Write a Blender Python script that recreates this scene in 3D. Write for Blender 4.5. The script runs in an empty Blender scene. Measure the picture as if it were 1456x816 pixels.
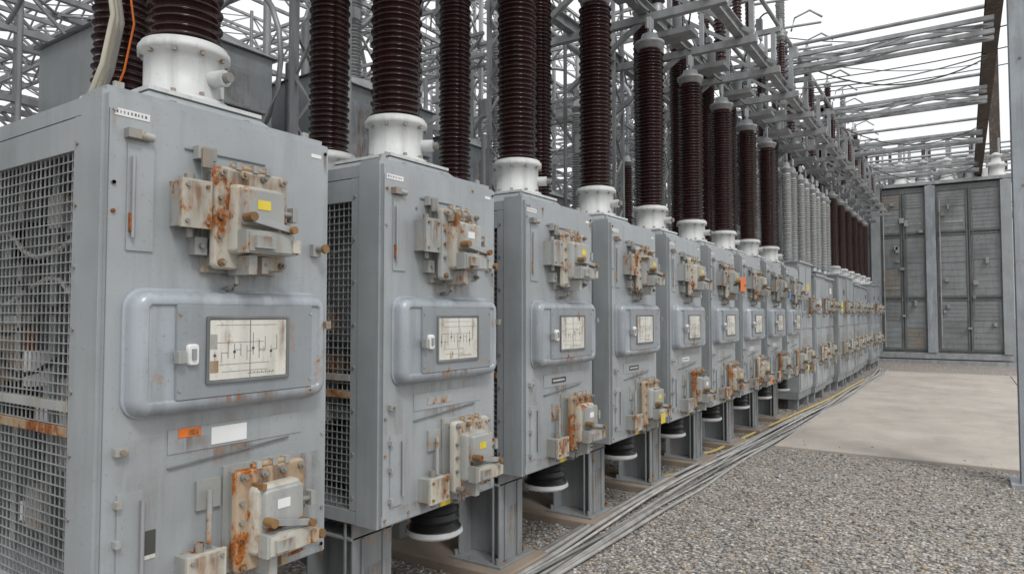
import bpy, math, random
from mathutils import Vector, Matrix
random.seed(7)
scene=bpy.context.scene
scene.view_settings.view_transform='Standard'
scene.view_settings.look='None'
scene.view_settings.exposure=0

# ------------------------------------------------------------ materials
def newmat(name):
    m=bpy.data.materials.new(name); m.use_nodes=True
    nt=m.node_tree; b=nt.nodes['Principled BSDF']
    return m,nt,b
def mixc(nt,fac,a,b,mode='MIX'):
    m=nt.nodes.new('ShaderNodeMix'); m.data_type='RGBA'; m.blend_type=mode
    for idx,v in ((0,fac),(6,a),(7,b)):
        if isinstance(v,(int,float)): m.inputs[idx].default_value=v
        elif isinstance(v,tuple): m.inputs[idx].default_value=(v[0],v[1],v[2],1)
        else: nt.links.new(v,m.inputs[idx])
    return m.outputs[2]
def ramp(nt,src,p0,p1,c0=0.0,c1=1.0):
    r=nt.nodes.new('ShaderNodeMapRange'); r.inputs[1].default_value=p0; r.inputs[2].default_value=p1
    r.inputs[3].default_value=c0; r.inputs[4].default_value=c1
    nt.links.new(src,r.inputs[0]); return r.outputs[0]
def noise(nt,scale,stretch=(1,1,1),detail=3,rough=.6,off=(0,0,0)):
    tc=nt.nodes.new('ShaderNodeTexCoord'); mp=nt.nodes.new('ShaderNodeMapping')
    mp.inputs['Scale'].default_value=stretch; mp.inputs['Location'].default_value=off
    nt.links.new(tc.outputs['Object'],mp.inputs[0])
    n=nt.nodes.new('ShaderNodeTexNoise'); n.inputs['Scale'].default_value=scale
    n.inputs['Detail'].default_value=detail; n.inputs['Roughness'].default_value=rough
    nt.links.new(mp.outputs[0],n.inputs['Vector']); return n.outputs[0]
def mul(nt,a,b):
    m=nt.nodes.new('ShaderNodeMath'); m.operation='MULTIPLY'
    for i,v in enumerate((a,b)):
        if isinstance(v,(int,float)): m.inputs[i].default_value=v
        else: nt.links.new(v,m.inputs[i])
    return m.outputs[0]
def paint(name,col,dark=.75,rust=0.0,rough=.5,metal=0.0,rustcol=(.24,.085,.028),streak=.25,spec=.45,bump=.05,light=None,dent=0,simple=False):
    m,nt,b=newmat(name)
    b.inputs['Metallic'].default_value=metal
    b.inputs['Specular IOR Level'].default_value=spec
    if simple:
        c=mixc(nt,ramp(nt,noise(nt,7,(1,1,.3),2),.35,.65),tuple(x*dark for x in col),col)
        nt.links.new(c,b.inputs['Base Color']); b.inputs['Roughness'].default_value=rough
        return m
    n1=noise(nt,2.3); n2=noise(nt,14,(1,1,.09),off=(3,1,2)); n3=noise(nt,60,(1,1,1),2,.7)
    c=mixc(nt,ramp(nt,n1,.35,.65),tuple(x*dark for x in col),col)
    c=mixc(nt,ramp(nt,n2,.5,.75,0,streak),c,tuple(x*.45*y for x,y in zip(col,(1,.95,.86))))
    if light: c=mixc(nt,ramp(nt,noise(nt,9,(1,1,.15),off=(7,7,1)),.55,.7,0,.5),c,light)
    c=mixc(nt,ramp(nt,n3,.62,.72,0,.35),c,tuple(x*.5 for x in col))
    if rust>0:
        r1=noise(nt,11,(1,1,.6),6,.68,(5,9,4)); t=.66-rust*.3
        mask=ramp(nt,r1,t,t+.05)
        rc=mixc(nt,ramp(nt,n3,.35,.65),rustcol,tuple(x*.35 for x in rustcol))
        halo=ramp(nt,r1,t-.07,t,0,.5)
        c=mixc(nt,halo,c,(.33,.19,.09))
        c=mixc(nt,mask,c,rc)
        nt.links.new(ramp(nt,mask,0,1,rough,.9),b.inputs['Roughness'])
    else: nt.links.new(ramp(nt,n1,.3,.7,rough*.8,min(1,rough*1.3)),b.inputs['Roughness'])
    nt.links.new(c,b.inputs['Base Color'])
    if bump:
        bp=nt.nodes.new('ShaderNodeBump'); bp.inputs['Strength'].default_value=bump; bp.inputs['Distance'].default_value=.01
        nt.links.new(n3,bp.inputs['Height'])
        if dent:
            b2=nt.nodes.new('ShaderNodeBump'); b2.inputs['Strength'].default_value=dent; b2.inputs['Distance'].default_value=.05
            nt.links.new(noise(nt,3.2,(1,1,1),1,.5,(4,4,4)),b2.inputs['Height']); nt.links.new(b2.outputs[0],bp.inputs['Normal'])
        nt.links.new(bp.outputs[0],b.inputs['Normal'])
    return m
M={}
M['paint']=paint('grey_cabinet_paint',(.352,.378,.392),.84,rust=0,rough=.38,dent=.14,metal=.1,streak=.30)
M['paint2']=paint('blue_grey_housing_paint',(.35,.385,.42),.80,rust=.02,rough=.33,streak=.5,light=(.50,.525,.545),metal=.1,dent=.08)
M['door']=paint('inner_door_paint',(.275,.30,.32),.85,rust=.03,rough=.38,metal=.1)
M['pale']=paint('pale_weathered_paint',(.50,.475,.41),.78,rust=.33,rough=.55,streak=.6,rustcol=(.34,.12,.03))
M['unit']=paint('unit_grey_paint',(.375,.385,.37),.75,rust=.17,rough=.5,streak=.6,rustcol=(.34,.12,.03))
M['rust']=paint('rusty_steel',(.36,.28,.19),.7,rust=.5,rough=.8,streak=.5,rustcol=(.34,.11,.03))
M['orust']=paint('orange_rust',(.44,.34,.24),.75,rust=.44,rough=.9,rustcol=(.46,.14,.022))
M['brass']=paint('tarnished_brass',(.32,.19,.085),.6,rust=.3,rough=.5,metal=.4,rustcol=(.34,.11,.03))
M['white']=paint('white_flange_paint',(.60,.615,.61),.82,rust=0,rough=.45,streak=.6)
M['galv']=paint('galvanised_steel',(.39,.40,.41),.70,rough=.45,metal=.3,simple=True)
M['galvd']=paint('dark_galvanised_steel',(.19,.20,.205),.7,rough=.55,metal=.2,simple=True)
M['leg']=paint('leg_steel',(.255,.27,.28),.75,rust=.04,rough=.6,streak=.5)
M['brown']=paint('brown_weathered_steel',(.085,.07,.06),.7,rust=.12,rough=.8)
M['black']=paint('black_rubber',(.015,.015,.015),.8,rough=.4,simple=True)
M['wire']=paint('mesh_wire',(.37,.38,.38),.7,rough=.5,metal=.2,simple=True)
M['bolt']=paint('bolt_steel',(.32,.31,.29),.65,rust=.25,rough=.45,metal=.3)
M['yellow']=paint('yellow_label',(.72,.56,.05),.8,rough=.5,simple=True)
M['orange']=paint('orange_label',(.75,.17,.02),.75,rough=.5,simple=True)
M['lab']=paint('white_label',(.75,.76,.76),.9,rough=.5,simple=True)
M['ink']=paint('diagram_ink',(.07,.07,.065),.8,rough=.7,simple=True)
M['ink2']=paint('faded_diagram_ink',(.22,.21,.18),.6,rough=.5,simple=True)
M['paper']=paint('diagram_paper',(.68,.67,.61),.84,rough=.2,streak=.5,spec=.6,bump=0,rust=.06)
M['cable']=paint('grey_cable_jacket',(.37,.365,.345),.7,rough=.55,simple=True)
M['cable2']=paint('dark_cable_jacket',(.22,.22,.215),.7,rough=.55,simple=True)
M['cable3']=paint('pale_cable_jacket',(.50,.485,.45),.7,rough=.55,simple=True)
M['cream']=paint('cream_conduit',(.50,.47,.38),.8,rough=.5,simple=True)
M['ycable']=paint('yellow_hose',(.50,.38,.15),.8,rough=.6,simple=True)
M['blue']=paint('blue_tag',(.05,.22,.5),.9,rough=.5,simple=True)
def porcelain(name,col,col2,dust):
    m,nt,b=newmat(name)
    g=nt.nodes.new('ShaderNodeNewGeometry'); sx=nt.nodes.new('ShaderNodeSeparateXYZ'); nt.links.new(g.outputs['Normal'],sx.inputs[0])
    c=mixc(nt,ramp(nt,noise(nt,5),.35,.65),col,col2)
    up=ramp(nt,sx.outputs[2],.3,1,0,.5)
    c=mixc(nt,up,c,dust)
    nt.links.new(c,b.inputs['Base Color']); b.inputs['Roughness'].default_value=.16
    b.inputs['Specular IOR Level'].default_value=.6
    return m
M['porc']=porcelain('brown_porcelain',(.052,.016,.016),(.026,.010,.010),(.15,.092,.084))
M['porcg']=porcelain('grey_porcelain',(.40,.41,.41),(.31,.32,.32),(.48,.48,.46))
def stainmat():
    m,nt,b=newmat('rust_stain')
    a=nt.nodes.new('ShaderNodeAttribute'); a.attribute_name='fade'
    n=ramp(nt,noise(nt,30,(1,1,.10),4,.7),.38,.64); n2=ramp(nt,noise(nt,9,(1,1,1),3),.30,.58)
    al=mul(nt,mul(nt,a.outputs['Fac'],n),n2)
    c=mixc(nt,ramp(nt,noise(nt,14,(1,1,.4),3,off=(9,9,9)),.35,.65),(.15,.115,.085),(.36,.155,.05))
    nt.links.new(c,b.inputs['Base Color']); nt.links.new(al,b.inputs['Alpha']); b.inputs['Roughness'].default_value=.8
    return m
M['stain']=stainmat()
def gravel():
    m,nt,b=newmat('gravel')
    tc=nt.nodes.new('ShaderNodeTexCoord')
    wn=nt.nodes.new('ShaderNodeTexNoise'); wn.inputs['Scale'].default_value=30
    nt.links.new(tc.outputs['Object'],wn.inputs['Vector'])
    va=nt.nodes.new('ShaderNodeVectorMath'); va.operation='MULTIPLY_ADD'; va.inputs[1].default_value=(.014,)*3
    nt.links.new(wn.outputs['Color'],va.inputs[0]); nt.links.new(tc.outputs['Object'],va.inputs[2])
    v=nt.nodes.new('ShaderNodeTexVoronoi'); v.inputs['Scale'].default_value=42
    nt.links.new(va.outputs[0],v.inputs['Vector'])
    sp=nt.nodes.new('ShaderNodeSeparateColor'); nt.links.new(v.outputs['Color'],sp.inputs[0])
    cr=nt.nodes.new('ShaderNodeValToRGB'); e=cr.color_ramp.elements
    e[0].position=0; e[0].color=(.13,.12,.115,1); e[1].position=1; e[1].color=(.66,.63,.58,1)
    for p,c in ((.2,(.26,.25,.24,1)),(.45,(.40,.355,.305,1)),(.6,(.345,.345,.35,1)),(.72,(.47,.355,.255,1)),(.85,(.50,.48,.455,1))):
        x=e.new(p); x.color=c
    nt.links.new(sp.outputs[0],cr.inputs[0])
    c=mixc(nt,ramp(nt,v.outputs['Distance'],.4,.8,0,.85),cr.outputs[0],(.08,.07,.06))
    c=mixc(nt,ramp(nt,noise(nt,1.1),.4,.7,0,.25),c,(.28,.255,.22))
    c=mixc(nt,ramp(nt,noise(nt,.35,off=(3,8,0)),.45,.65,0,.25),c,(.18,.165,.145))
    nt.links.new(c,b.inputs['Base Color']); b.inputs['Roughness'].default_value=.9
    bp=nt.nodes.new('ShaderNodeBump'); bp.inputs['Strength'].default_value=.9; bp.inputs['Distance'].default_value=.015; bp.invert=True
    nt.links.new(v.outputs['Distance'],bp.inputs['Height']); nt.links.new(bp.outputs[0],b.inputs['Normal'])
    return m
M['gravel']=gravel()
def concrete(name,col):
    m,nt,b=newmat(name)
    c=mixc(nt,ramp(nt,noise(nt,.9,(1,1,1),7,.65),.35,.65),tuple(x*.74 for x in col),col)
    c=mixc(nt,ramp(nt,noise(nt,3.1,(1,.35,1),7,.7,(2,2,2)),.5,.7,0,.45),c,tuple(x*.6 for x in col))
    c=mixc(nt,ramp(nt,noise(nt,90,(1,1,1),3,.7),.55,.7,0,.4),c,tuple(x*.55 for x in col))
    nt.links.new(c,b.inputs['Base Color']); b.inputs['Roughness'].default_value=.85
    bp=nt.nodes.new('ShaderNodeBump'); bp.inputs['Strength'].default_value=.25; bp.inputs['Distance'].default_value=.01
    nt.links.new(noise(nt,35,(1,1,1),5,.7),bp.inputs['Height']); nt.links.new(bp.outputs[0],b.inputs['Normal'])
    return m
M['conc']=concrete('concrete',(.48,.435,.385)); M['pad']=concrete('pad_concrete',(.33,.265,.21))
M['panelA']=paint('wall_panel_grey',(.275,.295,.30),.8,rust=.04,rough=.6,streak=.4,spec=.25)
M['panelC']=paint('wall_panel_dark',(.235,.255,.26),.8,rust=.04,rough=.6,streak=.4,spec=.25)
M['panelB']=paint('wall_panel_brownish',(.275,.26,.235),.8,rust=.08,rough=.6,streak=.4,spec=.25)

# ------------------------------------------------------------ geometry builder
class B:
    def __init__(s): s.v=[];s.f=[];s.m=[];s.sm=[];s.mats=[];s.fade={}
    def mi(s,k):
        if k not in s.mats: s.mats.append(k)
        return s.mats.index(k)
    def add(s,vs,fs,mat,smooth=False):
        o=len(s.v); s.v+= [tuple(v) for v in vs]; i=s.mi(mat)
        for f in fs: s.f.append([o+a for a in f]); s.m.append(i); s.sm.append(smooth)
    def box(s,x0,x1,y0,y1,z0,z1,mat):
        x0,x1=min(x0,x1),max(x0,x1);y0,y1=min(y0,y1),max(y0,y1);z0,z1=min(z0,z1),max(z0,z1)
        s.add([(x0,y0,z0),(x1,y0,z0),(x1,y1,z0),(x0,y1,z0),(x0,y0,z1),(x1,y0,z1),(x1,y1,z1),(x0,y1,z1)],
          [(0,3,2,1),(4,5,6,7),(0,1,5,4),(1,2,6,5),(2,3,7,6),(3,0,4,7)],mat)
    def frustum(s,a,za,b,zb,mat):
        s.add([(a[0],a[2],za),(a[1],a[2],za),(a[1],a[3],za),(a[0],a[3],za),(b[0],b[2],zb),(b[1],b[2],zb),(b[1],b[3],zb),(b[0],b[3],zb)],
          [(0,3,2,1),(4,5,6,7),(0,1,5,4),(1,2,6,5),(2,3,7,6),(3,0,4,7)],mat)
    def beam(s,p,q,w,h,mat):
        p=Vector(p);q=Vector(q);d=(q-p)
        if d.length<1e-5:return
        d.normalize(); up=Vector((0,0,1)) if abs(d.z)<.95 else Vector((1,0,0))
        a=d.cross(up).normalized()*w/2; b=a.cross(d).normalized()*h/2
        s.add([p-a-b,p+a-b,p+a+b,p-a+b,q-a-b,q+a-b,q+a+b,q-a+b],
          [(0,3,2,1),(4,5,6,7),(0,1,5,4),(1,2,6,5),(2,3,7,6),(3,0,4,7)],mat)
    def cyl(s,p,q,r,mat,seg=14,r2=None,smooth=True):
        p=Vector(p);q=Vector(q);d=(q-p).normalized(); r2=r if r2 is None else r2
        up=Vector((0,0,1)) if abs(d.z)<.95 else Vector((1,0,0))
        a=d.cross(up).normalized(); b=d.cross(a).normalized(); vs=[]
        for c,rr in ((p,r),(q,r2)):
            for i in range(seg):
                t=2*math.pi*i/seg; vs.append(c+a*math.cos(t)*rr+b*math.sin(t)*rr)
        s.add(vs,[(i,(i+1)%seg,seg+(i+1)%seg,seg+i) for i in range(seg)],mat,smooth)
        s.add(vs,[list(range(seg))[::-1],list(range(seg,2*seg))],mat)
    def lathe(s,c,prof,mat,seg=32,smooth=True,cap=True):
        vs=[];n=len(prof)
        for r,z in prof:
            for i in range(seg):
                t=2*math.pi*i/seg; vs.append((c[0]+r*math.cos(t),c[1]+r*math.sin(t),c[2]+z))
        fs=[(j*seg+i,j*seg+(i+1)%seg,(j+1)*seg+(i+1)%seg,(j+1)*seg+i) for j in range(n-1) for i in range(seg)]
        s.add(vs,fs,mat,smooth)
        if cap: s.add(vs[:seg]+vs[-seg:],[list(range(seg))[::-1],list(range(seg,2*seg))],mat)
    def tube(s,pts,r,mat,seg=8):
        pts=[Vector(p) for p in pts]; vs=[];n=len(pts)
        for i,p in enumerate(pts):
            d=(pts[min(i+1,n-1)]-pts[max(i-1,0)]).normalized()
            up=Vector((0,0,1)) if abs(d.z)<.9 else Vector((1,0,0))
            a=d.cross(up).normalized(); b=d.cross(a).normalized()
            for k in range(seg):
                t=2*math.pi*k/seg; vs.append(p+a*math.cos(t)*r+b*math.sin(t)*r)
        s.add(vs,[(j*seg+i,j*seg+(i+1)%seg,(j+1)*seg+(i+1)%seg,(j+1)*seg+i) for j in range(n-1) for i in range(seg)],mat,True)
    def rrect(s,x0,rings,y0,y1,z0,z1,rad,mat,capx=True,smooth=True):
        vs=[];cs=7;n=cs*4
        for xo,ins in rings:
            r=max(rad-ins,.004); a0,a1,b0,b1=y0+ins,y1-ins,z0+ins,z1-ins
            for (cy,cz,st) in ((a1-r,b1-r,0),(a0+r,b1-r,90),(a0+r,b0+r,180),(a1-r,b0+r,270)):
                for k in range(cs):
                    t=math.radians(st+90*k/(cs-1)); vs.append((x0+xo,cy+r*math.cos(t),cz+r*math.sin(t)))
        fs=[(j*n+i,j*n+(i+1)%n,(j+1)*n+(i+1)%n,(j+1)*n+i) for j in range(len(rings)-1) for i in range(n)]
        s.add(vs,fs,mat,smooth)
        if capx: s.add(vs[-n:],[list(range(n))],mat)
    def bolt(s,x,y,z,r=.009,l=.012,mat='bolt'):
        s.cyl((x,y,z),(x+l,y,z),r,mat,6,smooth=False)
    def stain(s,x,y0,y1,z0,z1,a=1):
        o=len(s.v); ys=[y0,y0+(y1-y0)*.3,y0+(y1-y0)*.7,y1]; vs=[]
        for j,zz in enumerate((z1,z1-(z1-z0)*.15,z1-(z1-z0)*.5,z0)):
            for i,yy in enumerate(ys):
                s.fade[o+len(vs)]=a*(0,1,1,0)[i]*(.7,1,.6,0)[j]; vs.append((x,yy,zz))
        s.add(vs,[(j*4+i,(j+1)*4+i,(j+1)*4+i+1,j*4+i+1) for j in range(3) for i in range(3)],'stain')
    def obj(s,name,parent=None,bevel=0,loc=None):
        me=bpy.data.meshes.new(name); me.from_pydata(s.v,[],s.f)
        for k in s.mats: me.materials.append(M[k])
        me.polygons.foreach_set('material_index',s.m); me.polygons.foreach_set('use_smooth',s.sm)
        if s.fade:
            at=me.attributes.new('fade','FLOAT','POINT'); at.data.foreach_set('value',[s.fade.get(i,0.0) for i in range(len(s.v))])
        me.update()
        o=bpy.data.objects.new(name,me); scene.collection.objects.link(o)
        if parent:
            o.parent=parent; o.matrix_parent_inverse=Matrix.Translation(-Vector(parent.location))
        if loc: o.location=loc
        if bevel:
            md=o.modifiers.new('bevel','BEVEL'); md.width=bevel; md.segments=2; md.limit_method='ANGLE'; md.angle_limit=math.radians(50)
        return o
def empty(name,loc=(0,0,0)):
    e=bpy.data.objects.new(name,None); scene.collection.objects.link(e); e.location=loc; return e

# ------------------------------------------------------------ ground, pavement
g=B(); S=250
g.add([(-S,-S,0),(S,-S,0),(S,S,0),(-S,S,0)],[(0,1,2,3)],'gravel'); g.obj('gravel_ground')
p=B()
ys=[8.6,12.9,17.2,21.5]
for a,b_ in zip(ys[:-1],ys[1:]):
    for x0,x1 in ((-1.93,.93),(.945,3.8)):
        p.box(x0,x1,a,b_-.015,-.05,.03,'conc')
p.obj('concrete_pavement',bevel=.006)
def pebbles():
    r=random.Random(9); vs=[];fs=[];mi=[]
    ico=[(0,0,1),(.89,0,.45),(.28,.85,.45),(-.72,.53,.45),(-.72,-.53,.45),(.28,-.85,.45),(.72,.53,-.45),(-.28,.85,-.45),(-.89,0,-.45),(-.28,-.85,-.45),(.72,-.53,-.45),(0,0,-1)]
    icf=[(0,1,2),(0,2,3),(0,3,4),(0,4,5),(0,5,1),(1,6,2),(2,7,3),(3,8,4),(4,9,5),(5,10,1),(6,7,2),(7,8,3),(8,9,4),(9,10,5),(10,6,1),(11,7,6),(11,8,7),(11,9,8),(11,10,9),(11,6,10)]
    for i in range(20000):
        y=2.6+9.5*r.random()**1.5; x=r.uniform(-3.3,2.2)
        if y>8.55 and x>-1.98:
            if r.random()>.03 or y>9.2: continue
            z0=.03
        else: z0=0
        s=r.uniform(.007,.015)*(1.35 if r.random()<.08 else 1); a=r.random()*6.28; c,sn=math.cos(a),math.sin(a)
        ex,ey,ez=s*r.uniform(.8,1.4),s*r.uniform(.7,1.1),s*r.uniform(.5,.8); o=len(vs)
        for q in ico:
            u,v,w=q[0]*ex*r.uniform(.8,1.15),q[1]*ey*r.uniform(.8,1.15),q[2]*ez
            vs.append((x+u*c-v*sn,y+u*sn+v*c,z0+ez*.45+w))
        for f in icf: fs.append([o+t for t in f])
        mi+= [r.choice([0,0,1,1,2,3,3,4])]*20
    me=bpy.data.meshes.new('loose_stones'); me.from_pydata(vs,[],fs)
    for j,cc in enumerate(((.28,.27,.26),(.42,.395,.365),(.42,.325,.24),(.17,.16,.15),(.60,.575,.54))):
        m,nt,b=newmat('stone_%d'%j); c=mixc(nt,ramp(nt,noise(nt,60,(1,1,1),2),.3,.7),tuple(t*.75 for t in cc),cc)
        nt.links.new(c,b.inputs['Base Color']); b.inputs['Roughness'].default_value=.85; me.materials.append(m)
    me.polygons.foreach_set('material_index',mi); me.polygons.foreach_set('use_smooth',[True]*len(fs)); me.update()
    o=bpy.data.objects.new('gravel_stones',me); scene.collection.objects.link(o)
pebbles()

def unit(b,xf,y,z,w,h,r,rustm,full=True):
    R=r.random
    b.box(xf,xf+.012,y-.012,y+w+.025,z-.022,z+h+.022,'unit')
    b.box(xf+.012,xf+.058,y+.01,y+w,z,z+h,'unit')
    b.rrect(xf+.058,[(0,0),(.022,0),(.028,.006)],y-.01,y+w+.015,z-.012,z+h+.012,.022,rustm)
    for i in range(4):
        for zz in (z+.010,z+h-.010):
            yy=y+.014+(w-.024)*i/3
            b.cyl((xf+.04,yy,zz),(xf+.10,yy,zz),.013,r.choice(['bolt','brass',rustm]),8)
            b.cyl((xf+.10,yy,zz),(xf+.112,yy,zz),.007,'bolt',6)
    for zz in (z+h*.30,z+h*.5,z+h*.7):
        for yy in (y+.008,y+w-.004): b.cyl((xf+.05,yy,zz),(xf+.10,yy,zz),.009,'bolt',8)
    cm=r.choice(['unit','pale','unit'])
    b.rrect(xf+.086,[(0,0),(.03,.002),(.042,.012)],y+w*.14,y+w*.88,z+h*.12,z+h*.86,.022,cm)
    b.rrect(xf+.128,[(0,0),(.02,.001),(.026,.007)],y+w*.22,y+w*.84,z+h*.42,z+h*.82,.014,'unit')
    b.box(xf+.1545,xf+.156,y+w*.40,y+w*.60,z+h*.60,z+h*.70,'yellow' if R()<.6 else 'lab')
    b.box(xf+.128,xf+.178,y+w*.18,y+w*.94,z+h*.13,z+h*.37,'unit')
    b.box(xf+.178,xf+.184,y+w*.22,y+w*.9,z+h*.15,z+h*.35,'pale' if R()<.6 else 'unit')
    b.box(xf+.184,xf+.20,y+w*.28,y+w*.56,z+h*.18,z+h*.31,'unit')
    b.box(xf+.128,xf+.192,y+w*.86,y+w*.98,z+h*.16,z+h*.30,rustm)
    b.beam((xf+.165,y+w*.22,z+h*.50),(xf+.195,y+w*.84,z+h*.40),.014,.022,'galv')
    b.cyl((xf+.15,y+w*.24,z+h*.50),(xf+.20,y+w*.24,z+h*.50),.016,'brass',10)
    b.cyl((xf+.15,y+w*.82,z+h*.40),(xf+.215,y+w*.82,z+h*.40),.014,'brass',10)
    b.cyl((xf+.12,y+w*.9,z+h*.22),(xf+.13,y+w*1.06,z+h*.22),.017,'bolt',10)
    b.cyl((xf+.128,y+w*1.05,z+h*.22),(xf+.134,y+w*1.10,z+h*.22),.024,r.choice(['brass','bolt',rustm]),6,smooth=False)
    b.cyl((xf+.12,y+w*.88,z+h*.6),(xf+.125,y+w*1.04,z+h*.6),.012,'bolt',8)
    b.box(xf+.105,xf+.14,y+w*1.0,y+w*1.08,z+h*.52,z+h*.68,'unit')
    b.box(xf+.02,xf+.07,y+w+.02,y+w+.05,z+h*.3,z+h*.55,'unit')
    b.cyl((xf+.05,y+w+.035,z+h*.2),(xf+.05,y+w+.035,z+h*.66),.011,'bolt',8)
    b.cyl((xf+.075,y+w*.2,z+h+.018),(xf+.075,y+w*.75,z+h+.018),.011,'orust',8)
    for q in (.25,.5,.7): b.box(xf+.06,xf+.092,y+w*q,y+w*q+.02,z+h+.008,z+h+.034,'unit')
    b.box(xf+.03,xf+.15,y+w*.30,y+w*.42,z-.03,z+h*.11,'unit'); b.box(xf+.03,xf+.11,y+w*.6,y+w*.7,z-.022,z+h*.11,rustm)
    b.tube([(xf+.06,y+w*.35,z-.03),(xf+.062,y+w*.35,z-.06),(xf+.04,y+w*.33,z-.075),(xf+.004,y+w*.33,z-.078)],.010,'bolt',8)
    for i in range(6):
        a=y+w*r.uniform(.1,.85); c=z+h*r.uniform(.1,.9); s=r.uniform(.008,.02)
        b.box(xf+.08,xf+r.uniform(.12,.15),a,a+s,c,c+s*r.uniform(.7,2),r.choice(['unit','bolt','brass',rustm]))
    b.stain(xf+.0875,y,y+w,z,z+h,1)
    b.stain(xf+.2006,y+w*.28,y+w*.56,z+h*.18,z+h*.31,.9)
def sidebox(b,xf,y,z,w,h,r):
    b.box(xf,xf+.07,y,y+w,z,z+h,'unit'); b.box(xf+.07,xf+.084,y-.006,y+w+.006,z-.006,z+h+.006,'unit' if r.random()<.6 else 'pale')
    for yy in (y+.012,y+w-.012):
        for zz in (z+.015,z+h-.015): b.bolt(xf+.084,yy,zz,.007,.008,r.choice(['bolt','brass']))
    b.cyl((xf+.035,y+w*.5,z+h),(xf+.035,y+w*.5,z+h+.03),.016,'bolt',10)
    b.cyl((xf+.04,y+w*.5,z-.035),(xf+.04,y+w*.5,z),.013,'bolt',10)
    b.cyl((xf+.03,y+w,z+h*.6),(xf+.03,y+w+.035,z+h*.6),.013,'brass',8)
    b.stain(xf+.0846,y,y+w,z,z+h,1)

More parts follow.
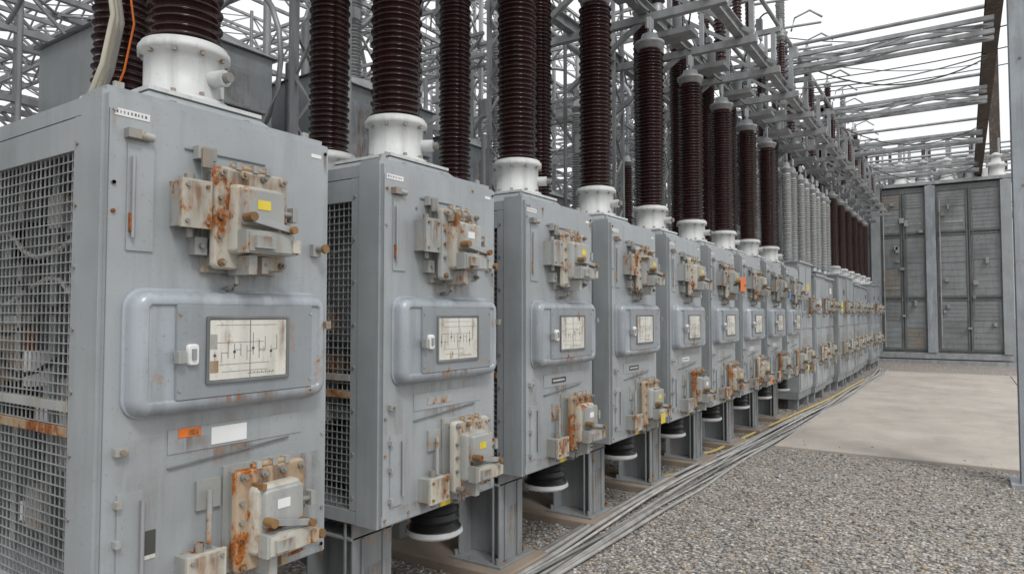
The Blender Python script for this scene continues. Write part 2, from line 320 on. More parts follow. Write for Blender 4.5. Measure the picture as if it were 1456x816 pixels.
XF=-2.2; W=.9; ZT=2.30; ZB=.63; XB=-3.45
def cabinet(k,y0):
    r=random.Random(100+k); e=empty('switchgear_cabinet',(XF,y0,0))
    b=B(); y1=y0+W
    T=lambda l: y0+l
    fd=XF-.15
    b.box(fd,XF-.018,y0,y1,ZB,ZT,'paint')
    b.box(XF-.018,XF,y0+.012,y1-.012,ZB+.012,ZT-.012,'paint')
    b.box(XB,fd-.002,y0+.004,y1-.004,ZT-.06,ZT-.004,'paint')
    b.box(fd-.01,XF-.03,y0+.02,y1-.02,ZT+.001,ZT+.02,'paint')
    b.frustum((XB+.2,XF-.10,y0+.10,y1-.10),ZT+.001,(XF-.58,XF-.17,y0+.23,y1-.23),ZT+.085,'paint')
    b.box(XF-.57,XF-.16,y0+.22,y1-.22,ZT+.087,ZT+.102,'white')
    for yy in (y0+.3,y1-.3): b.cyl((XF-.15,yy,ZT+.02),(XF-.15,yy,ZT+.06),.014,'bolt',8)
    for yy in (y0+.06,y1-.09):
        b.box(XF-.08,XF-.065,yy,yy+.03,ZT+.02,ZT+.05,'unit')
    b.box(XB,XB+.03,y0+.004,y1-.004,ZB,ZT-.062,'paint')
    b.box(XB+.032,fd-.004,y0+.004,y1-.004,ZB,ZB+.06,'paint')
    for yy in (y0+.004,y1-.034):
        for x0,x1 in ((fd-.05,fd-.003),(XB+.032,XB+.09),(-3.14,-3.10)):
            b.box(x0,x1,yy,yy+.03,ZB+.062,ZT-.062,'paint')
        b.box(XB+.032,fd-.052,yy,yy+.026,ZT-.17,ZT-.064,'paint')
        b.box(XB+.092,fd-.052,yy-.003,yy+.027,1.285,1.315,'unit'); b.box(XB+.092,fd-.052,yy-.003,yy+.027,1.205,1.235,'rust')
        for i in range(8): b.cyl((fd-.03,yy-.006 if yy<y0+.1 else yy+.03,ZB+.12+.2*i),(fd-.03,yy if yy<y0+.1 else yy+.036,ZB+.12+.2*i),.008,'bolt',6)
    b.box(-3.1,-2.62,y0+.25,y1-.25,ZB+.1,1.45,'galvd'); b.box(-3.0,-2.7,y0+.2,y0+.249,1.0,1.35,'unit'); b.box(-3.05,-2.95,y0+.2,y0+.249,1.2,1.32,'lab')
    b.cyl((-2.9,y0+.45,1.45),(-2.9,y0+.45,2.2),.13,'galv',20); b.cyl((-2.55,y0+.4,1.45),(-2.55,y0+.4,2.24),.05,'white',16)
    for i in range(9):
        xx=-2.48-i*.1; b.cyl((xx,y0+.12+.1*(i%3),ZB+.1),(xx,y0+.12+.1*(i%3),2.2),.010+.01*(i%2),'galvd' if i%2 else 'cable',8)
    for i in range(16): 
        xx=r.uniform(-3.3,-2.5); zz=r.uniform(.75,2.0); b.box(xx,xx+r.uniform(.03,.12),y0+.10,y0+.18,zz,zz+r.uniform(.03,.16),r.choice(['galv','black','unit','lab','galvd','rust']))
    for i in range(5):
        zz=r.uniform(.8,2.0); b.tube([(-3.3+j*.12,y0+.09+.02*math.sin(j+i),zz+.06*math.sin(j*.9+i)) for j in range(8)],.009,r.choice(['black','cable','black']),6)
    b.box(XF,XF+.006,T(.07),T(.155),1.80,2.14,'paint')
    b.cyl((XF+.016,T(.085),1.84),(XF+.016,T(.085),2.10),.006,'galv',8)
    b.box(XF,XF+.03,T(.06),T(.10),2.155,2.185,'bolt'); b.cyl((XF+.015,T(.1),2.17),(XF+.015,T(.145),2.168),.014,'unit',8)
    b.box(XF,XF+.018,T(.075),T(.088),1.86,1.92,'rust')
    b.box(XF,XF+.006,T(.26),T(.58),2.158,2.163,'galvd')
    b.box(XF,XF+.035,T(.29),T(.36),2.13,2.175,'unit'); b.box(XF+.035,XF+.045,T(.30),T(.34),2.10,2.165,'bolt')
    b.box(XF,XF+.002,T(.03),T(.14),2.222,2.245,'lab')
    b.box(XF,XF+.002,T(.80),T(.85),2.235,2.25,'lab')
    for i in range(9):
        w_=r.uniform(.003,.007); b.box(XF+.002,XF+.003,T(.035+.011*i),T(.035+.011*i+w_),2.23,2.239,'ink2')
    b.box(XF,XF+.0015,T(.012),T(.015),ZB+.06,ZT-.06,'galvd')
    h0,h1=1.272,1.675
    b.rrect(XF,[(0,-.008),(.010,-.008),(.012,0),(.035,.002),(.052,.008),(.063,.018),(.068,.030),(.068,.044),(.060,.050)],T(.07),T(.84),h0,h1,.06,'paint2')
    b.rrect(XF+.060,[(0,0),(.008,0),(.012,.003)],T(.205),T(.755),h0+.045,h1-.045,.006,'door')
    wa,wb=.305,.640
    b.rrect(XF+.072,[(0,0),(.008,0),(.008,.010),(.002,.012)],T(wa),T(wb),1.362,1.592,.008,'galvd')
    b.rrect(XF+.072,[(0,0),(.0045,0)],T(wa+.013),T(wb-.013),1.375,1.579,.004,'paper')
    xi=XF+.0766
    def ink(a,c,z0,z1,m='ink2'): b.box(xi,xi+.0008,T(a),T(c),z0,z1,m)
    for zz in (1.40,1.425,1.50,1.535,1.56): 
        if r.random()<.8: ink(wa+.03+r.random()*.04,wb-.03-r.random()*.1,zz,zz+.0016)
    for i in range(11):
        a=wa+.03+i*.025; zz=1.43+r.random()*.04
        ink(a,a+.0018,zz,zz+.03+r.random()*.05,'ink' if r.random()<.5 else 'ink2')
        if i%2: ink(a,a+.025,zz+.03,zz+.0318)
        if i%3==0: ink(a-.004,a+.006,zz+.02,zz+.028,'ink')
    for i in range(14): ink(.465+.008*i,.469+.008*i,1.388,1.388+.004+.004*(i%2))
    ink(.472,.475,1.375,1.579,'galvd')
    if k==0: ink(wa+.014,wa+.045,1.40,1.44,'rust'); ink(wa+.014,wa+.04,1.48,1.53,'unit')
    b.stain(XF+.0778,T(wa+.01),T(wa+.09),1.376,1.578,.7); b.stain(XF+.0778,T(wb-.06),T(wb-.013),1.376,1.578,.8)
    b.rrect(XF+.072,[(0,0),(.012,0),(.016,.004)],T(.235),T(.275),1.43,1.50,.012,'lab')
    b.box(XF+.072,XF+.10,T(.195),T(.22),1.44,1.48,'unit'); b.box(XF+.086,XF+.096,T(.247),T(.260),1.45,1.485,'galv')
    for zz in (1.35,1.60):
        for l in (.215,.745): b.bolt(XF+.072,T(l),zz,.006,.004,'galv')
    b.box(XF+.05,XF+.082,T(.815),T(.84),1.54,1.57,'bolt')
    b.stain(XF+.0695,T(.30),T(.62),h0+.004,h0+.046,.9)
    b.stain(XF+.0012,T(.15),T(.85),1.10,h0-.012,.25)
    dz=r.uniform(-.01,.01); dl=r.uniform(-.01,.01)
    unit(b,XF,T(.34+dl),1.775+dz,.27,.33,r,r.choice(['pale','pale','rust','unit']) if k else 'pale')
    b.stain(XF+.0012,T(.30),T(.68),1.685,1.76,.6)
    sidebox(b,XF,T(.22+dl),1.90+dz,.095,.15,r)
    b.box(XF,XF+.04,T(.28),T(.325),1.80,1.86,'unit'); b.bolt(XF+.04,T(.302),1.83)
    unit(b,XF,T(.44+dl),.72+dz,.27,.33,r,r.choice(['rust','pale','orust','pale']) if k else 'orust')
    b.stain(XF+.0012,T(.36),T(.80),.635,.74,1); b.stain(XF+.0045,T(.28),T(.6),1.06,1.135,.6); b.stain(XF+.0012,T(.72),T(.87),.66,1.05,.5)
    sidebox(b,XF,T(.26+dl),.70+dz,.13,.11,r)
    b.cyl((XF+.04,T(.35),.82),(XF+.04,T(.35),1.0),.01,'unit',8); b.box(XF,XF+.012,T(.32),T(.41),.93,1.03,'unit')
    b.beam((XF+.005,T(.22),1.09),(XF+.005,T(.70),1.125),.008,.005,'galvd')
    b.box(XF,XF+.0035,T(.22),T(.76),1.135,1.215,'paint')
    if k==0:
        b.box(XF+.004,XF+.006,T(.255),T(.335),1.185,1.215,'orange'); b.box(XF+.006,XF+.007,T(.29),T(.325),1.19,1.208,'rust')
        b.box(XF+.004,XF+.006,T(.375),T(.515),1.145,1.205,'lab')
        b.box(XF,XF+.004,T(.12),T(.185),.83,.905,'ink')
        b.box(XF,XF+.003,T(.12),T(.185),.815,.828,'paper')
        b.stain(XF+.0045,T(.24),T(.38),1.12,1.185,1)
    else:
        c=r.choice(['lab','ink','unit'])
        b.box(XF+.004,XF+.006,T(.32),T(.50),1.155,1.19,c)
        if c!='unit':
            for i in range(10): b.box(XF+.006,XF+.007,T(.335+.015*i),T(.343+.015*i),1.167,1.178,'ink' if c=='lab' else 'lab')
        if r.random()<.8 or k==1: b.box(XF+.0018,XF+.003,T(.42),T(.50),.64,.70,'yellow')
    b.stain(XF+.0012,T(.03),T(.25),.66,1.2,.22)
    b.stain(XF+.0016,T(.02),T(.88),ZB+.013,ZB+.08,.5)
    b.box(XF,XF+.007,T(.06),T(.14),.72,1.04,'paint')
    b.cyl((XF+.016,T(.135),.76),(XF+.016,T(.135),1.01),.007,'galv',8)
    for zz in (.74,.88,1.0): b.box(XF,XF+.024,T(.05),T(.066),zz,zz+.022,'unit')
    b.box(XF,XF+.022,T(.045),T(.085),1.16,1.185,'unit'); b.bolt(XF+.02,T(.065),1.172,.008,.01)
    for zz in (1.83,.70):
        b.box(XF,XF+.02,T(.80),T(.84),zz,zz+.05,'unit'); b.cyl((XF+.01,T(.82),zz+.03),(XF+.05,T(.828),zz+.03),.013,'bolt',10); b.cyl((XF+.05,T(.828),zz+.03),(XF+.062,T(.83),zz+.03),.019,'brass' if r.random()<.4 else 'bolt',8)
    for i in range(16):
        l=r.choice([.03,.87,r.uniform(.05,.85)]); zz=r.choice([ZB+.04,ZT-.04,r.uniform(ZB+.05,1.2),r.uniform(1.75,ZT-.05)])
        b.bolt(XF,T(l),zz,.007,.006,r.choice(['bolt','unit','rust']))
        if r.random()<.4: b.stain(XF+.0014,T(l)-.012,T(l)+.012,zz-.09,zz,.8)
    if k in (5,): b.box(XF+.205,XF+.208,T(.38),T(.58),1.84,2.0,'orange')
    if k==7: b.box(XF+.205,XF+.208,T(.42),T(.52),1.80,1.9,'blue')
    if k in (3,6,8): b.box(XF+.205,XF+.208,T(.46),T(.55),.74,.82,'orange' if k==6 else 'yellow')
    b.lathe((XF-.27,T(.70),0),[(.15,ZB-.001),(.15,ZB-.03),(.12,ZB-.035),(.14,ZB-.06),(.12,ZB-.08),(.14,ZB-.10),(.12,ZB-.12),(.14,ZB-.145),(.12,ZB-.17),(.145,ZB-.19),(.15,ZB-.20)],'black',24)
    b.lathe((XF-.27,T(.70),0),[(.155,ZB-.202),(.16,ZB-.225),(.14,ZB-.24)],'lab',24)
    b.obj('body',e,bevel=.003)
    w=B()
    for yy in (y0+.008,y1-.022):
        x=XB+.095
        while x<fd-.052: w.box(x,x+.0035,yy+.004,yy+.008,ZB+.062,ZT-.17,'wire'); x+=.033
        z=ZB+.08
        while z<ZT-.17: w.box(XB+.09,fd-.05,yy,yy+.0035,z,z+.0035,'wire'); z+=.033
    w.obj('wire_mesh',e)
    l=B(); ya,yb=T(.03),T(.29)
    for xa,xb in ((-2.72,-2.40),):
        l.box(xb-.014,xb,ya,yb,.075,ZB-.002,'leg'); l.box(xa,xa+.014,ya,yb,.075,ZB-.002,'leg')
        l.box(xa+.014,xb-.014,(ya+yb)/2-.006,(ya+yb)/2+.006,.075,ZB-.002,'leg')
        l.box(xb-.05,xb-.036,ya-.012,ya-.002,.075,ZB-.01,'leg')
        l.box(xa-.04,xb+.04,ya-.05,yb+.05,.06,.075,'leg')
        for yy in (ya-.02,yb+.02):
            for xx in (xa,xb): l.cyl((xx,yy,.075),(xx,yy,.11),.014,'bolt',6)
        l.box(xa,xb,ya-.01,yb+.01,ZB-.09,ZB-.076,'leg')
        l.box(xb,xb+.01,ya+.05,ya+.07,.08,ZB-.09,'leg'); l.box(xb,xb+.01,yb-.07,yb-.05,.08,ZB-.09,'leg')
        l.stain(xb+.001,ya,yb,.08,.4,.7)
    for yy in (T(.06),T(.74)):
        l.box(-3.35,-3.25,yy,yy+.1,.06,ZB-.002,'leg')
    l.beam((-2.75,T(.16),.3),(-3.3,T(.1),.5),.04,.04,'galvd')
    l.box(-3.3,-2.45,T(.3),T(.34),ZB-.10,ZB-.004,'leg')
    l.obj('support_leg',e,bevel=.003)
    q=B(); q.box(-3.45,-2.28,T(-.1),T(.42),-.05,.06,'pad'); q.obj('concrete_pad',e,bevel=.01)
NA=9; PITCH=1.206
for k in range(NA): cabinet(k,1.045+PITCH*k)

# ------------------------------------------------------------ insulators
def shed_profile(r,rc,z0,z1,pitch):
    pr=[(rc,z0)]; z=z0+.01;i=0
    while z<z1-pitch*.8:
        ro=r if i%2==0 else r*.93
        pr+=[(rc,z),(ro-.010,z+pitch*.22),(ro-.001,z+pitch*.26),(ro,z+pitch*.34),(ro-.006,z+pitch*.42),(rc+.004,z+pitch*.72)]
        z+=pitch;i+=1
    pr.append((rc,z1)); return pr
def make_ins(name,r,h,pitch,mat,base=True,seg=36):
    b=B()
    if base:
        R=.145
        b.lathe((0,0,0),[(R+.022,0),(R+.022,.018),(R,.022),(R,.185),(R+.022,.195),(R+.022,.222),(R+.012,.226),(R+.012,.238),(R-.015,.245),(.12,.25)],'white',40)
        for i in range(10):
            t=2*math.pi*i/10; x=(R+.012)*math.cos(t);y=(R+.012)*math.sin(t)
            b.cyl((x,y,.018),(x,y,.034),.010,'bolt',6,smooth=False); b.cyl((x,y,.178),(x,y,.195),.009,'bolt',6,smooth=False)
        b.cyl((.13,.05,.10),(.19,.075,.10),.032,'white',14); b.cyl((.19,.075,.10),(.215,.083,.10),.020,'bolt',8)
        z0=.24
    else:
        b.lathe((0,0,0),[(r*.9,0),(r*.9,.02),(r*.72,.03),(r*.72,.08)],'galv',seg); z0=.08
    b.lathe((0,0,0),shed_profile(r,r*.68,z0,z0+h,pitch),mat,seg)
    zt=z0+h
    b.lathe((0,0,0),[(r*.75,zt),(r*.9,zt+.01),(r*.95,zt+.05),(r*1.05,zt+.055),(r*1.05,zt+.08),(r*.7,zt+.09),(r*.55,zt+.16),(r*.2,zt+.18)],'galv',24)
    b.cyl((0,0,zt+.17),(0,0,zt+.34),r*.16,'galv',10)
    b.box(-.012,.012,-.05,.05,zt+.22,zt+.33,'galv')
    o=b.obj(name); me=o.data; bpy.data.objects.remove(o); return me
meA=make_ins('bushing_mesh',.139,1.56,.0325,'porc')
meR=make_ins('rear_bushing_mesh',.120,2.6,.0325,'porc')
meG=make_ins('grey_ins_mesh',.085,1.5,.035,'porcg',False,20)
meS=make_ins('small_brown_mesh',.085,1.1,.04,'porc',False,20)
meS2=make_ins('tiny_brown_mesh',.06,.6,.04,'porc',False,16)
def put(me,name,x,y,z,rot=None,s=1):
    o=bpy.data.objects.new(name,me); scene.collection.objects.link(o); o.location=(x,y,z); o.scale=(s,)*3
    o.rotation_euler=rot or (0,0,random.random()*.8-.4); return o
for k in range(NA):
    yc=1.507+PITCH*k
    put(meA,'brown_bushing_insulator',-2.55,yc,2.404)
    put(meR,'brown_bushing_insulator',-3.14,yc+.05,2.30)

# ------------------------------------------------------------ far cabinets
def cabinetB(k,y0):
    r=random.Random(300+k); b=B(); w=1.12; y1=y0+w; x1=-2.2-r.choice([0,.04,.09]); x0=-3.4; zb,zt=.30,2.40+r.choice([0,.05,-.12])
    mm=r.choice(['paint','paint','panelA'])
    b.box(x0,x1,y0,y1,zb,zt,mm); b.box(x0-.04,x1+.04,y0-.02,y1+.02,zt+.002,zt+.04,'paint')
    for a,c in ((y0+.04,y0+.55),(y0+.58,y1-.04)):
        b.box(x1,x1+.018,a,c,1.35,zt-.06,'paint2' if r.random()<.5 else mm); b.box(x1,x1+.018,a,c,zb+.05,1.31,mm)
        b.box(x1+.018,x1+.06,c-.08,c-.05,1.7,1.85,'bolt'); b.box(x1+.018,x1+.06,c-.08,c-.05,.8,.95,'bolt')
        if r.random()<.6: b.box(x1+.018,x1+.02,a+.1,a+.3,2.0,2.12,r.choice(['yellow','lab','lab','ink']))
    b.rrect(x1+.018,[(0,0),(.02,0),(.03,.01)],y0+.12,y0+.45,1.6,1.90,.03,'paint2'); b.rrect(x1+.048,[(0,0),(.002,0)],y0+.17,y0+.40,1.65,1.85,.01,r.choice(['paper','yellow','lab','galvd']))
    unit(b,x1+.018,y0+.65,1.62,.22,.26,r,r.choice(['pale','rust','unit']))
    unit(b,x1+.018,y0+.2,.75,.25,.28,r,r.choice(['pale','rust']))
    sidebox(b,x1+.018,y0+.75,.6,.12,.14,r)
    b.stain(x1+.0195,y0+.1,y1-.1,.4,1.2,.5)
    for yy in (y0+.08,y1-.2): b.box(x1-.2,x1-.05,yy,yy+.12,0,zb-.122,'leg'); b.box(x0+.05,x0+.2,yy,yy+.12,0,zb-.122,'leg')
    b.box(x0,x1-.02,y0,y1,.18,zb-.003,'leg')
    b.obj('control_cabinet',bevel=.005)
for k in range(10):
    y0=12.05+k*1.2; cabinetB(k,y0)
    put(meG if k in (0,1,2,3) else meA,'grey_post_insulator' if k<4 else 'brown_bushing_insulator',-2.5,y0+.3,2.445)
    if k<4: put(meG,'grey_post_insulator',-2.5,y0+.8,2.445)
    put(meR if k%2 else meG,'brown_bushing_insulator' if k%2 else 'grey_post_insulator',-3.05,y0+.55,2.445)

# ------------------------------------------------------------ far enclosure wall
wl=B(); YW=26; x0,x1=-6.2,1.25; zt=5.75
wl.box(x0,x1,YW,YW+2.4,.35,zt,'panelA')
wl.box(x0-.05,x1+.15,YW-.25,YW+2.5,0,.12,'galv'); wl.box(x0-.05,x1+.1,YW-.18,YW,.16,.30,'galv'); wl.box(x0-.05,x1+.1,YW-.10,YW+2.4,.30,.345,'galv')
for i,cx in enumerate([x0+.02,-4.3,-2.5,-.92,1.08]):
    wl.box(cx,cx+.14,YW-.14,YW-.001,.35,zt+.03,'paint' if i!=3 else 'paint2')
    wl.box(cx-.07,cx+.21,YW-.16,YW-.142,.35,zt,'paint' if i!=3 else 'paint2')
rw=random.Random(8)
starts=[x0+.2,-4.1,-2.3,-.70]; ends=[-4.38,-2.58,-1.0,1.02]
for s_,e_ in zip(starts,ends):
    mid=s_+(e_-s_)*.5
    for a,c in ((s_,mid-.02),(mid+.02,e_)):
        for za,zb_ in ((.42,2.05),(2.12,4.15),(4.22,5.6)):
            wl.box(a+.01,c-.01,YW-.05,YW-.001,za,zb_,'panelA')
            hz=rw.uniform(.4,.6)
            for z1_,z2_ in ((za+.06,za+(zb_-za)*hz),(za+(zb_-za)*hz+.04,zb_-.06)):
                wl.box(a+.06,c-.06,YW-.065,YW-.051,z1_,z2_,rw.choice(['panelA','panelC','panelA','panelB']))
                for q in range(4): wl.box(a+.09,c-.09,YW-.072,YW-.066,z1_+(z2_-z1_)*(.2+.2*q),z1_+(z2_-z1_)*(.2+.2*q)+.012,'panelC')
            wl.box(a+.01,c-.01,YW-.085,YW-.061,za+.0,za+.03,'galvd'); wl.box(a+.01,c-.01,YW-.085,YW-.061,zb_-.03,zb_,'galvd')
            if rw.random()<.4: wl.box(a+.10,c-.10,YW-.078,YW-.0725,za+.3,za+.36,rw.choice(['paint2','galv']))
        wl.box(a,a+.03,YW-.09,YW-.061,.4,zt-.1,'galvd'); wl.box(c-.03,c,YW-.09,YW-.061,.4,zt-.1,'galvd')
    for i in range(10): 
        xx=rw.uniform(s_,e_-.15); zz=rw.uniform(.6,5.2); wl.box(xx,xx+rw.uniform(.05,.14),YW-.17,YW-.091,zz,zz+rw.uniform(.05,.2),rw.choice(['galv','bolt','unit']))
    wl.cyl((s_+.1,YW-.14,.5),(s_+.1,YW-.14,5.3),.02,'galv',8); wl.cyl((mid+.12,YW-.14,1.5),(mid+.12,YW-.14,5.5),.015,'galvd',8)
wl.box(x0-.05,x1+.1,YW-.15,YW+2.4,zt+.04,zt+.14,'galv')
wl.obj('metal_enclosure_wall')
for i in range(10):
    x=-5.0+i*.66
    b=B(); b.lathe((x,YW+.35,zt+.142),[(.30,0),(.30,.05),(.24,.1),(.2,.3),(.27,.36),(.27,.42),(.15,.5),(.12,.66),(.16,.68),(.16,.72),(.05,.8)],'white' if i%2 else 'galv',20)
    b.cyl((x-.2,YW+.15,zt+.5),(x+.3,YW+.5,zt+.55),.03,'galv'); b.box(x-.36,x-.22,YW+.1,YW+.4,zt+.142,zt+.45,'galvd' if i%3 else 'lab')
    b.cyl((x+.1,YW+.8,zt+.15),(x+.1,YW+.8,zt+1.5),.03,'galv',8)
    b.obj('roof_bushing')

# ------------------------------------------------------------ steel structures
def lattice(b,x,y,z0,z1,w,mat='galv',t=.045,step=None):
    step=step or w*1.1; h=w/2
    cs=[(x-h,y-h),(x+h,y-h),(x+h,y+h),(x-h,y+h)]
    for cx,cy in cs:
        b.box(cx-t/2,cx+t/2,cy-t/2,cy+t/2,z0,z1,mat)
    z=z0;i=0
    while z<z1-step*.5:
        zn=min(z+step,z1)
        for j in range(4):
            a=cs[j];c=cs[(j+1)%4]
            if i%2: a,c=c,a
            b.beam((*a,z),(*c,zn),t*.6,t*.35,mat)
        z=zn;i+=1
def truss(b,p,q,w,h,mat='galv',t=.05,step=None):
    p=Vector(p);q=Vector(q);d=q-p;L=d.length;d.normalize();s=d.cross(Vector((0,0,1))).normalized()*w/2;u=Vector((0,0,h/2))
    for a in (s+u,s-u,-s+u,-s-u): b.beam(p+a,q+a,t,t,mat)
    n=max(2,int(L/(step or max(w,h)*1.1)))
    for i in range(n):
        a=p+d*L*i/n;c=p+d*L*(i+1)/n
        g=1 if i%2 else -1
        for sd in (s,-s): b.beam(a+sd+u*g,c+sd-u*g,t*.5,t*.5,mat)
        for uu in (u,-u): b.beam(a+s*g+uu,c-s*g+uu,t*.5,t*.3,mat)
for i,(yy,zz) in enumerate(((12,5.75),(15.6,5.75),(19.5,5.8),(24,5.9),(31,7.5),(37,8.5),(44,9.0),(34,5.6),(50,7.5))):
    b=B(); truss(b,(-9,yy,zz),(.45 if i<4 else 4,yy,zz),.30,.20,t=.06,step=.9)
    b.cyl((-9,yy+.7,zz+.6),(.45 if i<4 else 4,yy+.7,zz+.6),.035,'galv',8)
    if i>=4:
        for xx in (-8,3.5): lattice(b,xx,yy,0,zz,.5)
        for j in range(12): 
            xx=-6+j*.8; b.cyl((xx,yy,zz+.1),(xx,yy,zz+.9),.07,'galv' if j%2 else 'porc',8)
    b.obj('overhead_gantry_beam')
b=B(); b.box(.36,.56,7.5,30,6.0,6.03,'brown'); b.box(.36,.56,7.5,30,6.3,6.33,'brown'); b.box(.45,.47,7.5,30,6.03,6.3,'brown')
b.obj('overhead_steel_girder')
def hcol(name,x,y,z,w,mat,extra=True):
    b=B(); b.box(x,x+w,y,y+.02,.0,z,mat); b.box(x,x+w,y+w,y+w+.02,0,z,mat); b.box(x+w/2-.01,x+w/2+.01,y+.02,y+w,0,z,mat)
    b.box(x-.08,x+w+.08,y-.08,y+w+.1,0,.03,mat)
    if extra:
        b.box(x+w+.002,x+w+.05,y-.03,y+.05,0,z,'galv')
        for i in range(5): b.cyl((x+w*.3,y-.02,.4+1.2*i),(x+w*.3,y,.4+1.2*i),.012,'bolt',6)
    b.obj(name)
hcol('steel_column',.41,7.9,6.0,.26,'paint2'); hcol('steel_column',.9,29.9,12,.32,'brown',False)
b=B()
for x,z in ((-2.15,4.86),(-2.85,4.86),(-3.75,4.86)):
    b.box(x-.05,x+.05,-1,24,z,z+.012,'galv'); b.box(x-.05,x+.05,-1,24,z+.13,z+.142,'galv'); b.box(x-.006,x+.006,-1,24,z+.012,z+.13,'galv')
for i in range(21):
    y=.55+PITCH*i+.35
    b.box(-4.1,-1.95,y-.04,y+.04,4.77,4.855,'galv')
    if i>2: b.beam((-2.0,y,4.9),(-3.4,y+.1,5.9),.05,.05,'galv'); b.beam((-3.8,y,4.2),(-2.9,y,4.78),.05,.05,'galv')
    b.box(-2.75,-2.35,y+.05,y+.3,4.60,4.66,'galv'); b.cyl((-2.55,y+.2,4.66),(-2.55,y+.2,4.85),.05,'galv',10)
for i in range(10):
    y=.9+PITCH*2*i
    lattice(b,-3.85,y,0,6.6,.26,t=.04,step=.33)
b.obj('busbar_support_structure')
rq=random.Random(77)
for i in range(18):
    y=4.4+PITCH*i
    put(meS,'post_insulator',-3.3,y,5.0)
    if i%2: put(meS2,'post_insulator',-2.2,y+.2,5.0)
    if i%2==0 and i>1: put(meS2,'post_insulator',-2.85,y+.5,5.0,s=1.5)
    if i>4: put(meS if i%3 else meG,'post_insulator',-2.5-.2*(i%2),y+.4,5.7,s=.9)
b=B()
for i in range(16):
    y=6.5+PITCH*i
    b.box(-2.9,-2.1,y-.03,y+.03,5.62,5.69,'galv'); b.cyl((-2.9,y,6.65),(-2.0,y+.4,6.75),.025,'galv',8)
    b.beam((-2.2,y,5.0),(-2.2,y,5.62),.06,.06,'galv'); b.beam((-2.85,y,5.0),(-2.85,y,6.6),.05,.05,'galv')
    b.tube([(-2.5,y+.4,6.7),(-2.45,y+.45,6.95),(-2.2,y+.5,7.05),(-2.0,y+.55,6.9)],.02,'galv',6)
    if i>2:
        for j in range(5):
            xx=rq.uniform(-3.4,-2.2); zz=rq.choice([5.0,5.69]); b.box(xx,xx+rq.uniform(.05,.2),y,y+rq.uniform(.06,.2),zz,zz+rq.uniform(.05,.2),rq.choice(['galv','galvd','paint']))
b.obj('disconnector_switch_frame')
b=B()
b.cyl((-3.3,2,6.3),(-3.3,26,6.3),.04,'galv',10); b.cyl((-2.2,5,5.85),(-2.2,26,5.85),.03,'galv',10)
b.cyl((-4.6,-2,5.4),(-4.6,26,5.4),.05,'galv',10)
b.obj('busbar')
def sag(p,q,s,n=14):
    p=Vector(p);q=Vector(q); return [p.lerp(q,i/n)-Vector((0,0,s*4*(i/n)*(1-i/n))) for i in range(n+1)]
b=B()
for k in range(NA+9):
    y=1.507+PITCH*k
    b.tube(sag((-2.55,y,4.6),(-3.3,y+.3,6.25),.25),.014,'galvd',6)
    if k>1: b.tube(sag((-2.2,y,5.85),(-2.9,y+.9,5.1),-.35),.012,'ink',6)
    if k%4==1 and k>4: b.tube(sag((-2.2,y,5.85),(.4,y+1,5.75),.4),.012,'ink',6)
b.obj('overhead_jumper_wires')
b=B()
for i,z in enumerate((5.0,6.9,7.3)):
    b.tube(sag((-3,12+i*3,z+.5),(.45,14+i*4,z+1),.2,10),.012,'galvd',6)
for i in range(3): b.tube(sag((-5,16+i*2,7.2+i*.3),(6,18+i*3,8.5+i*.4),.4,10),.014,'ink',6)
b.obj('overhead_conductor_wires')

# ------------------------------------------------------------ rear equipment
rr=random.Random(21)
y=-2.2
while y<24:
    w=rr.uniform(1.1,1.7); h=rr.choice([2.5,2.9,3.3,3.6]); x1=-4.7-rr.random()*.4; x0=x1-1.4
    if y<2.3: h=min(h,2.6)
    if 2.3<y<4.5: h=3.75
    b=B(); m='paint' if rr.random()<.5 else 'panelA'
    b.box(x0,x1,y,y+w,.3,h,m); b.frustum((x0-.04,x1+.04,y-.04,y+w+.04),h+.002,(x0+.1,x1-.1,y+w*.4,y+w*.6),h+.14,'galv')
    b.box(x1,x1+.02,y+.08,y+w*.48,.5,h-.15,'paint2' if m=='paint' else 'door'); b.box(x1,x1+.02,y+w*.52,y+w-.08,.5,h-.15,'paint')
    for i in range(5): b.box(x1+.02,x1+.06,y+rr.uniform(.1,w-.2),y+w-.1,h-.5-.3*i,h-.47-.3*i,'galv')
    b.stain(x1+.0215,y+.1,y+w-.1,.8,h-.2,.6)
    b.box(x0,x1,y,y+w,0,.298,'conc')
    b.obj('metal_enclosure',bevel=.006)
    if rr.random()<.8: put(rr.choice([meR,meG,meS]),'post_insulator',(x0+x1)/2+.3,y+w/2,h+.14)
    y+=w+rr.uniform(.15,.5)
for X,hh,wd,stp in ((-6.8,7.6,.5,2.4),(-9.5,9,.6,3.6),(-13,10,.8,4.5)):
    b=B(); y=-5+X*.1
    while y<34:
        lattice(b,X,y,0,hh,wd,t=.055); y+=stp
    for z in (hh*.42,hh*.55,hh*.78,hh): truss(b,(X,-6,z),(X,34,z),wd*.8,.4,t=.05)
    b.obj('lattice_gantry')
for i in range(12):
    y=-3+i*2.6; b=B()
    truss(b,(-13,y,6.2),(-3.9,y,6.2),.35,.35,t=.045)
    truss(b,(-13,y+1.4,4.6),(-4.4,y+1.4,4.6),.25,.25,t=.035)
    b.obj('overhead_gantry_beam')
b=B()
for i in range(60):
    x=-4.2-rr.random()*5; y=rr.uniform(-2,22); z=rr.uniform(3.0,6.2); R=rr.uniform(.3,.8); a=rr.uniform(0,3.14)
    t0=rr.uniform(0,6.28); L=rr.uniform(2,6.28)
    b.tube([(x+R*math.cos(t0+L*j/20)*math.cos(a),y+R*math.cos(t0+L*j/20)*math.sin(a),z+R*math.sin(t0+L*j/20)) for j in range(21)],rr.choice([.015,.022,.03]),'galv',6)
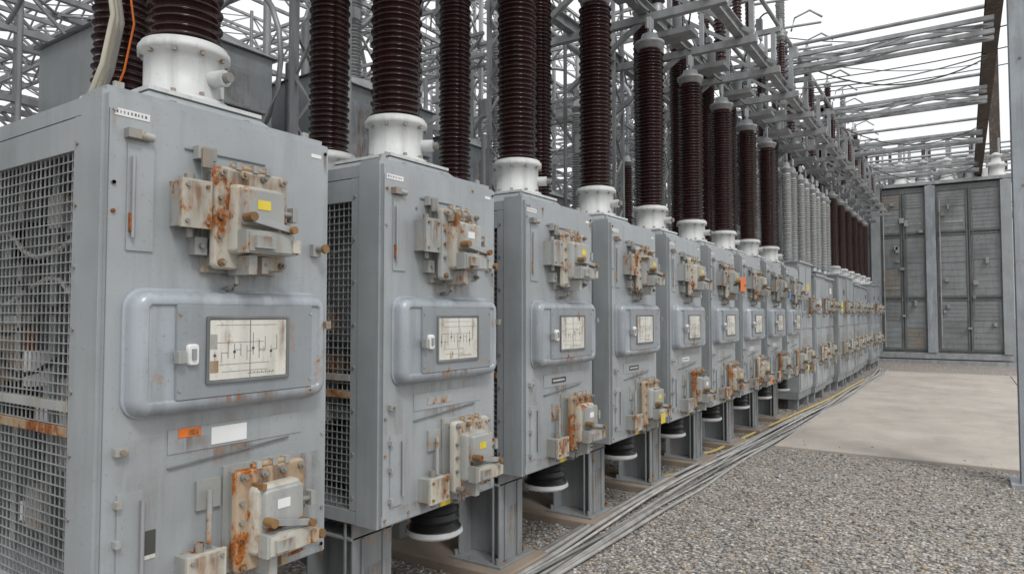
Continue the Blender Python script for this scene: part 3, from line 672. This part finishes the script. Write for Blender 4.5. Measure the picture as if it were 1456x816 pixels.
for i in range(70):
    x=-3.95-rr.random()*4; y=rr.uniform(-2,22); b.cyl((x,y,0),(x,y,rr.uniform(3.2,6.5)),rr.choice([.018,.025,.04]),rr.choice(['galv','galvd','galv']),8)
for i in range(70):
    x=-4-rr.random()*4; y=rr.uniform(-2,20); z=rr.uniform(2.6,6); L=rr.uniform(.6,2.2)
    b.beam((x,y,z),(x+rr.uniform(-.6,.6),y+L,z+rr.uniform(-.7,.7)),.04,.04,rr.choice(['galv','galvd']))
for i in range(60):
    x=-4.1-rr.random()*2.5; y=rr.uniform(-1.5,20); z=rr.uniform(2.6,5)
    b.box(x,x+rr.uniform(.05,.2),y,y+rr.uniform(.05,.25),z,z+rr.uniform(.06,.3),rr.choice(['galv','paint','galvd','white']))
b.obj('steel_pipework')
for i in range(12): put(rr.choice([meS,meG,meR]),'post_insulator',-4.3-rr.random()*.3,-1+i*1.9,rr.uniform(2.4,3.4))
b=B()
for i,(dx,m) in enumerate(((0,'cream'),(.03,'cream'),(.055,'cable'),(.02,'orange'))):
    yo=.22+.03*i
    b.tube([(-2.82-dx,1.06+yo,2.31),(-2.81-dx,1.06+yo,2.45),(-2.74-dx,1.07+yo,2.56),(-2.71-dx,1.09+yo,2.75),(-2.74-dx,1.07+yo,3.0),(-2.76-dx,1.08+yo,3.4),(-2.82-dx,1.1+yo,4.0),(-2.85,1.1+yo,4.8)],.011 if m!='orange' else .0045,m,8)
b.obj('cable_conduits')

# ------------------------------------------------------------ cables on the ground
def smoothpts(pts,n=10):
    P=[Vector(p) for p in pts]; out=[]
    for i in range(len(P)-1):
        p0=P[max(i-1,0)];p1=P[i];p2=P[i+1];p3=P[min(i+2,len(P)-1)]
        for j in range(n):
            t=j/n; out.append(.5*((2*p1)+(-p0+p2)*t+(2*p0-5*p1+4*p2-p3)*t*t+(-p0+3*p1-3*p2+p3)*t**3))
    out.append(P[-1]); return out
def bx(y):
    base=[(-1,-2.34),(2.2,-2.30),(3.5,-2.25),(5.4,-2.25),(7.5,-2.20),(9.9,-2.12),(13,-1.99),(16.5,-1.93),(20,-1.91),(23,-2.05)]
    for (a,u),(c,v) in zip(base[:-1],base[1:]):
        if a<=y<=c: return u+(v-u)*(y-a)/(c-a)
    return base[-1][1]
rc=random.Random(4); b=B()
for i in range(11):
    off=-.12+i*.030; pts=[]; y=-1; ph=rc.random()*6; f=rc.uniform(.5,1.1); zz=rc.choice([0,0,.026])
    while y<23:
        pts.append((bx(y)+off+.028*math.sin(y*f+ph)+rc.uniform(-.007,.007),y,.017+max(0,zz+.014*math.sin(y*1.3+ph)))); y+=.8
    b.tube(smoothpts(pts,5),rc.choice([.011,.014,.017]),rc.choice(['cable','cable','cable2','cable3']),8)
b.obj('ground_cable_bundle')
b=B(); b.tube(smoothpts([(-2.9,7.3,.02),(-2.5,7.7,.02),(-2.40,8.3,.03),(-2.34,9.5,.03),(-2.20,11.5,.05),(-2.06,14,.06),(-2.0,18,.06)]),.018,'ycable',8)
b.tube(smoothpts([(-2.9,6.1,.08),(-2.6,6.25,.03),(-2.42,6.6,.02),(-2.38,7.5,.02)]),.012,'ycable',8)
b.obj('yellow_hose')

# ------------------------------------------------------------ light, world, camera
w=bpy.data.worlds.new('World'); scene.world=w; w.use_nodes=True; nt=w.node_tree
bg=nt.nodes['Background']; sky=nt.nodes.new('ShaderNodeTexSky'); sky.sky_type='NISHITA'; sky.sun_disc=False
EL,AZ=math.radians(52),math.radians(120)
sky.sun_elevation=EL; sky.sun_rotation=AZ; sky.air_density=1; sky.dust_density=4; sky.ozone_density=1
hs=nt.nodes.new('ShaderNodeHueSaturation'); hs.inputs['Saturation'].default_value=.18
nt.links.new(sky.outputs[0],hs.inputs['Color'])
cl=nt.nodes.new('ShaderNodeTexNoise'); cl.inputs['Scale'].default_value=2.2; cl.inputs['Detail'].default_value=4
cm=mixc(nt,ramp(nt,cl.outputs[0],.35,.65),(7.2,7.35,7.55),(8.4,8.45,8.5))
fin=mixc(nt,.85,hs.outputs[0],cm)
nt.links.new(fin,bg.inputs['Color']); bg.inputs['Strength'].default_value=.15
sd=bpy.data.lights.new('sun','SUN'); sd.energy=1.4; sd.angle=math.radians(12); sd.color=(1,.98,.95)
so=bpy.data.objects.new('sun',sd); scene.collection.objects.link(so)
dirv=Vector((math.sin(AZ)*math.cos(EL),math.cos(AZ)*math.cos(EL),math.sin(EL)))
so.rotation_euler=dirv.to_track_quat('Z','Y').to_euler()
cd=bpy.data.cameras.new('camera'); co=bpy.data.objects.new('camera',cd); scene.collection.objects.link(co)
cd.lens=24.0; cd.sensor_width=36; cd.clip_end=1000
co.location=(0,0,1.6); co.rotation_euler=(math.radians(92.24),0,math.radians(33.5)); scene.camera=co
